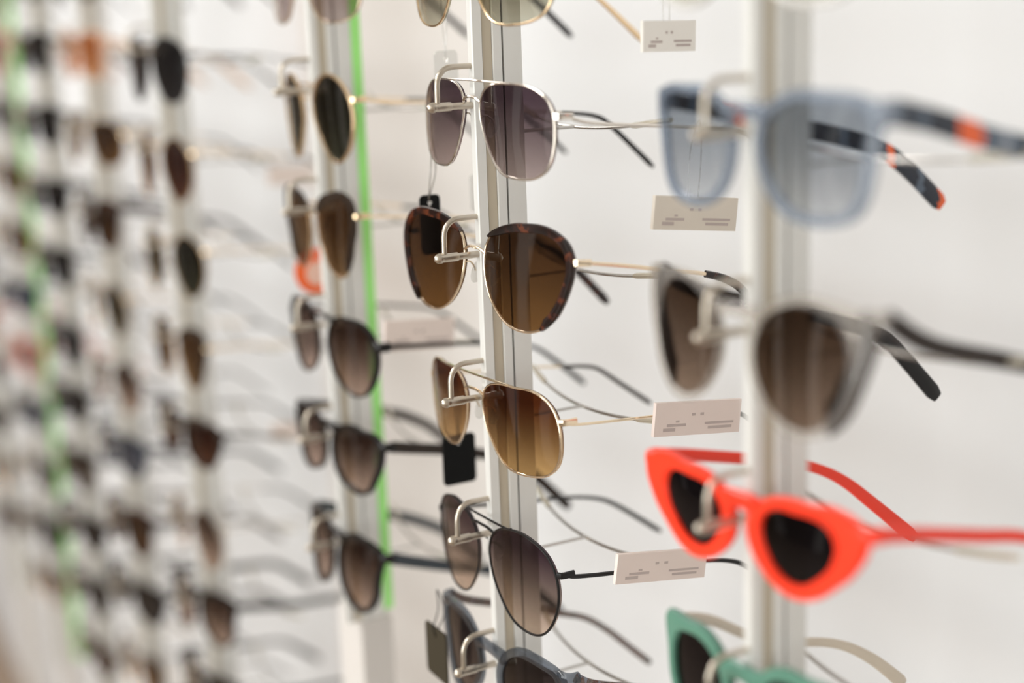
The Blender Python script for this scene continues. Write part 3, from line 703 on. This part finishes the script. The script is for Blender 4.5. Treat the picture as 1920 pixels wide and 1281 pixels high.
hang(dict(shape='M3', pose=(0.02, 0, 0), off=(1, 0), style='wire', rim=PALEGOLD, lens=L_MAUVE, vh=4, bridge=(3, 0), tip=BLACK, tip_from=100, tip_r=(1.2, 2.2)), LC, near_row(-1),
     'pale mauve-lensed gold sunglasses cut by the top edge beside the green strip')

# --- the blurred posts: (design, label) for each hook from the top
W_ = lambda sh, rim, lens, **k: dict(dict(shape=sh, style='wire', rim=rim, lens=lens, vh=-2, bridge=(3.2, 0), pads=False, pose=(0.03, 0, 0), off=(0, 0)), **k)
A_ = lambda sh, rim, lens, **k: dict(dict(shape=sh, style='acetate', rim=rim, lens=lens, vh=6, bridge=(6.5, 5), rimw=(2.8, 1.4, 40), temple=rim, pose=(0.03, 0, 0), off=(0, 0), dz=1.0), **k)
DES = {
 'gold_olive': W_('M2', GOLD, L_OLIVE, vh=3), 'gold_green': W_('L1', GOLD, L_GREEN), 'gold_brown': W_('M3', GOLD, L_BROWN, brow=27),
 'gold_red': W_('L1', GOLD, L_RED), 'gold_rust': W_('L2', GOLD, lens_mat('rust_brown', (0, 0, 0), (0, 0, 0)), trims=[(6, 3, 150, -60, -.3, BROWNB)]),
 'black_grey': A_('R1', BLACK, L_GREY), 'black_cat': A_('L4', BLACK, L_GREY), 'black_round': A_('L5', BLACK, L_TAUPE),
 'black_wire': W_('M4', BLACKM, L_GREY, brow=23, vh=-4), 'brown_square': A_('L4', BROWNB, L_RED, tsize=(3, 2), mid_h=2.2, tip_h=4), 'black_taupe': A_('L5', BLACK, L_TAUPE2, rimw=(2.0, 3.2, 60), tsize=(6.5, 2.8), mid_h=5.5),
 'silver_taupe': W_('L1', SILVER, L_TAUPE2), 'peach': A_('R1', PEACHCRY, L_ORANGE), 'tort': A_('L5', TORT, L_BROWN), 'denim': A_('L4', NAVY, L_SKY),
 'coral': A_('L5', PINKCRY, L_MAUVE), 'plum': W_('M1', SILVER, L_GREY, brow=24),
}
ORDER = [
 ['gold_olive', 'black_wire', 'gold_red', 'gold_green', 'gold_rust', 'brown_square', 'silver_taupe', 'black_taupe', 'black_round', 'tort', 'black_grey'],
 ['tort', 'peach', 'gold_brown', 'tort', 'gold_green', 'silver_taupe', 'denim', 'tort', 'black_cat', 'gold_rust', 'black_grey'],
 ['plum', 'black_grey', 'black_grey', 'black_cat', 'black_grey', 'black_wire', 'black_cat', 'black_round', 'black_cat', 'black_grey', 'brown_square'],
 ['gold_red', 'coral', 'plum', 'gold_brown', 'gold_brown', 'denim', 'coral', 'denim', 'plum', 'black_wire', 'gold_rust'],
 ['black_grey', 'gold_red', 'silver_taupe', 'gold_brown', 'black_wire', 'black_cat', 'coral', 'plum', 'black_round', 'gold_rust', 'tort']]
LOOK = {'gold_olive': 'gold sunglasses with olive lenses', 'gold_green': 'gold round sunglasses with dark green lenses', 'gold_brown': 'gold wire sunglasses with brown lenses',
 'gold_red': 'gold round sunglasses with red-brown lenses', 'gold_rust': 'gold sunglasses with dark brown top rims', 'black_grey': 'black acetate sunglasses with slate lenses',
 'black_cat': 'black angular sunglasses with slate lenses', 'black_round': 'black rounded sunglasses with brown lenses', 'black_wire': 'black wire aviator sunglasses',
 'brown_square': 'dark brown square sunglasses', 'black_taupe': 'heavy black-browed sunglasses with taupe lenses', 'silver_taupe': 'silver round sunglasses with taupe lenses',
 'peach': 'bright peach-orange crystal sunglasses', 'tort': 'tortoiseshell sunglasses', 'denim': 'navy sunglasses with denim-blue lenses', 'coral': 'coral-pink crystal sunglasses',
 'plum': 'silver wire sunglasses with slate lenses'}
PNAME = ['first blurred post', 'second blurred post', 'third blurred post', 'far green-edged post', 'farthest left post']
RN = ['top', 'second', 'third', 'fourth', 'fifth', 'sixth', 'seventh', 'eighth', 'ninth', 'tenth', 'lowest']
proto = {}
rnd = random.Random(4)
for c, names in enumerate(ORDER):
    for k, nm in enumerate(names):
        S = DES[nm]
        if nm not in proto:
            r = proto[nm] = make_glasses(S, fine=False)
        else:
            r = copy_tree(proto[nm])
        hang(S, FAR_X[c] + rnd.uniform(-.002, .002), FAR_Z[k], 'blurred %s, %s on the %s' % (LOOK[nm], RN[k], PNAME[c]), r)
        r.rotation_euler.z = rnd.uniform(0.06, 0.20)

# ------------------------------------------------------------------ price labels and swing tags
PAPER = plain('pinkish_paper', (0.72, 0.62, 0.57), .7, noise=.03)
PAPERW = plain('white_paper', (0.80, 0.77, 0.72), .7, noise=.03)
INK = plain('grey_ink', (0.46, 0.39, 0.365), .8)
def price_label(x, y, z, w, h, tilt, label, mat=PAPER, hang_to=None, lines=True):
    root = empty('price_label', (x, y, z)); root.rotation_euler = (math.radians(tilt), 0, 0)
    tag(root, label, 'price label', 'paper price labels on the temples')
    MB().box((-.0011, -w / 2, -h / 2), (.0011, w / 2, h / 2)).build('paper', mat, root)
    if lines:
        for (a, b, c, d) in ((.10, .24, .14, .24), (.14, .36, .28, .36), (.24, .28, .40, .46), (.62, .90, .16, .24), (.58, .92, .30, .37), (.42, .46, .58, .66), (.52, .56, .58, .66)):
            MB().box((.0011, (-.5 + a) * w, (-.5 + c) * h), (.0012, (-.5 + b) * w, (-.5 + d) * h)).build('print', INK, root)
    if hang_to:
        MB().tube(smooth([(0, -w * .1, h / 2 - .001), (.0012, -w * .14, h / 2 + (hang_to - h / 2) * .6), (0, -w * .05, hang_to), (-.0012, w * .03, h / 2 + (hang_to - h / 2) * .6), (0, w * .02, h / 2 - .001)], 5), .0003, 6).build('loop', PAD, root)
    return root
price_label(M + .0700, .0966, -0.14 - .0070, .049, .0160, -6.6, 'pinkish price label wrapped on the temple of the amber-lens pair')
price_label(M + .0700, .0751, -0.21 - .0062, .051, .0145, -8.5, 'pale price label wrapped on the temple of the black aviators')
price_label(M + .0690, .0970, -0.0508, .046, .0153, -6.8, 'beige price label hanging behind the left lens of the blue-grey pair', plain('beige_paper', (0.66, 0.60, 0.52), .7), hang_to=.042)
price_label(M + .0640, .087, 0.07 - .0412, .028, .0135, -1.5, 'white price label near the top edge above the blue-grey pair', PAPERW, hang_to=.034)
price_label(LC + .0705, .0502, -0.14 + .0020, .044, .0178, -4.8, 'large pinkish price label on the temple beside the green strip')
price_label(FAR_X[0] + .0610, .104, FAR_Z[2] - .024, .036, .0150, -4, 'blurred beige price label left of the gold and rust pair', hang_to=.018, lines=False)
price_label(FAR_X[0] + .0610, .085, FAR_Z[5] - .002, .024, .0150, -8, 'blurred pinkish price label left of the black square pair', lines=False)

def swing_tag(loc, w, h, rot, mat, label, cord_to, cord_mat=BLACKM, round_=None, hole=True):
    """Thin card with rounded corners and a punched hole, lying in its local YZ plane, hung on a cord loop."""
    root = empty('swing_tag', loc); root.rotation_euler = rot
    tag(root, label, 'swing tag')
    pts = []
    if round_:
        pts = [(w / 2 * math.cos(a), w / 2 * math.sin(a)) for a in (2 * math.pi * i / 32 for i in range(32))]
    else:
        rc = .0025
        for cx, cy, a0 in ((w / 2 - rc, h / 2 - rc, 0), (-w / 2 + rc, h / 2 - rc, 90), (-w / 2 + rc, -h / 2 + rc, 180), (w / 2 - rc, -h / 2 + rc, 270)):
            for q in range(0, 91, 18): pts.append((cx + rc * math.cos(math.radians(a0 + q)), cy + rc * math.sin(math.radians(a0 + q))))
    hr, hz = .0014, h / 2 - .0045
    n = len(pts); mb = MB(); t = .0005
    rows = []
    for (a, b) in pts:
        ang = math.atan2(b - hz, a); hx, hy = hr * math.cos(ang), hz + hr * math.sin(ang)
        rows.append([(t, a, b), (t, hx, hy), (-t, hx, hy), (-t, a, b)])
    mb.loop_sweep(rows); mb.build('card', mat, root, angle=30)
    c = Vector(cord_to)
    inv = Matrix.Translation(loc) @ root.rotation_euler.to_matrix().to_4x4()
    c = inv.inverted() @ c
    mb = MB()
    mb.tube(smooth([(0, 0, hz), (.0012, -.0008, hz + .004), ((c.x + .001), (c.y) * .55 - .0015, hz + (c.z - hz) * .55), tuple(c), ((c.x - .001), (c.y) * .55 + .0020, hz + (c.z - hz) * .5), (-.0012, .0008, hz + .004), (0, 0, hz)], 6), .00035, 6)
    mb.build('cord', cord_mat, root)
    return root
CARDK = plain('black_card', (0.005, 0.005, 0.005), .5, spec=.12)
CARDO = plain('dark_olive_card', (0.040, 0.033, 0.021), .55, spec=.15)
swing_tag((M - .0665, .0378, -.14 - .0522), .0195, .0275, (0, 0, 0), CARDK, 'black rounded swing tag hanging below the amber-lens pair', (M - .0645, .036, -.14 - .003))
swing_tag((M - .0468, .0100, -.28 - .0097), .0250, .0290, (0, math.radians(0), math.radians(-90)), CARDO, 'dark olive swing tag with punched hole in front of the smoky crystal pair', (M - .0560, .0160, -.28 + .0215))
swing_tag((M - .0655, .0272, -.0640), .0115, .0310, (0, 0, 0), CARDK, 'black swing tag on a cord loop behind the tortoiseshell pair', (M - .0600, .0275, -.0180), STEEL)
swing_tag((M - .0655, .0400, .07 - .0560), .0130, .0190, (0, 0, 0), PAD, 'clear plastic tag hanging above the plum-lens pair', (M - .0650, .0395, .07 - .006), PAD)
swing_tag((M - .0660, .0560, -.0500), .0100, .0200, (0, 0, 0), PAD, 'clear plastic tag hanging beside the black cord tag', (M - .0655, .0550, -.0110), PAD)
ot = swing_tag((LC - .0640, .0409, -.07 - .0489), .0300, .0300, (0, 0, 0), plain('orange_card', (0.95, 0.14, 0.02), .5), 'round orange swing tag with pale pink centre by the green-edged post', (LC - .0580, .038, -.07 - .006), STEEL, round_=True)
MB().lathe((.0005, 0, -.0012), (1, 0, 0), [(0, .0078), (.0003, .0078)], 24).build('printed_disc', plain('pink_print', (0.88, 0.55, 0.45), .6), ot)
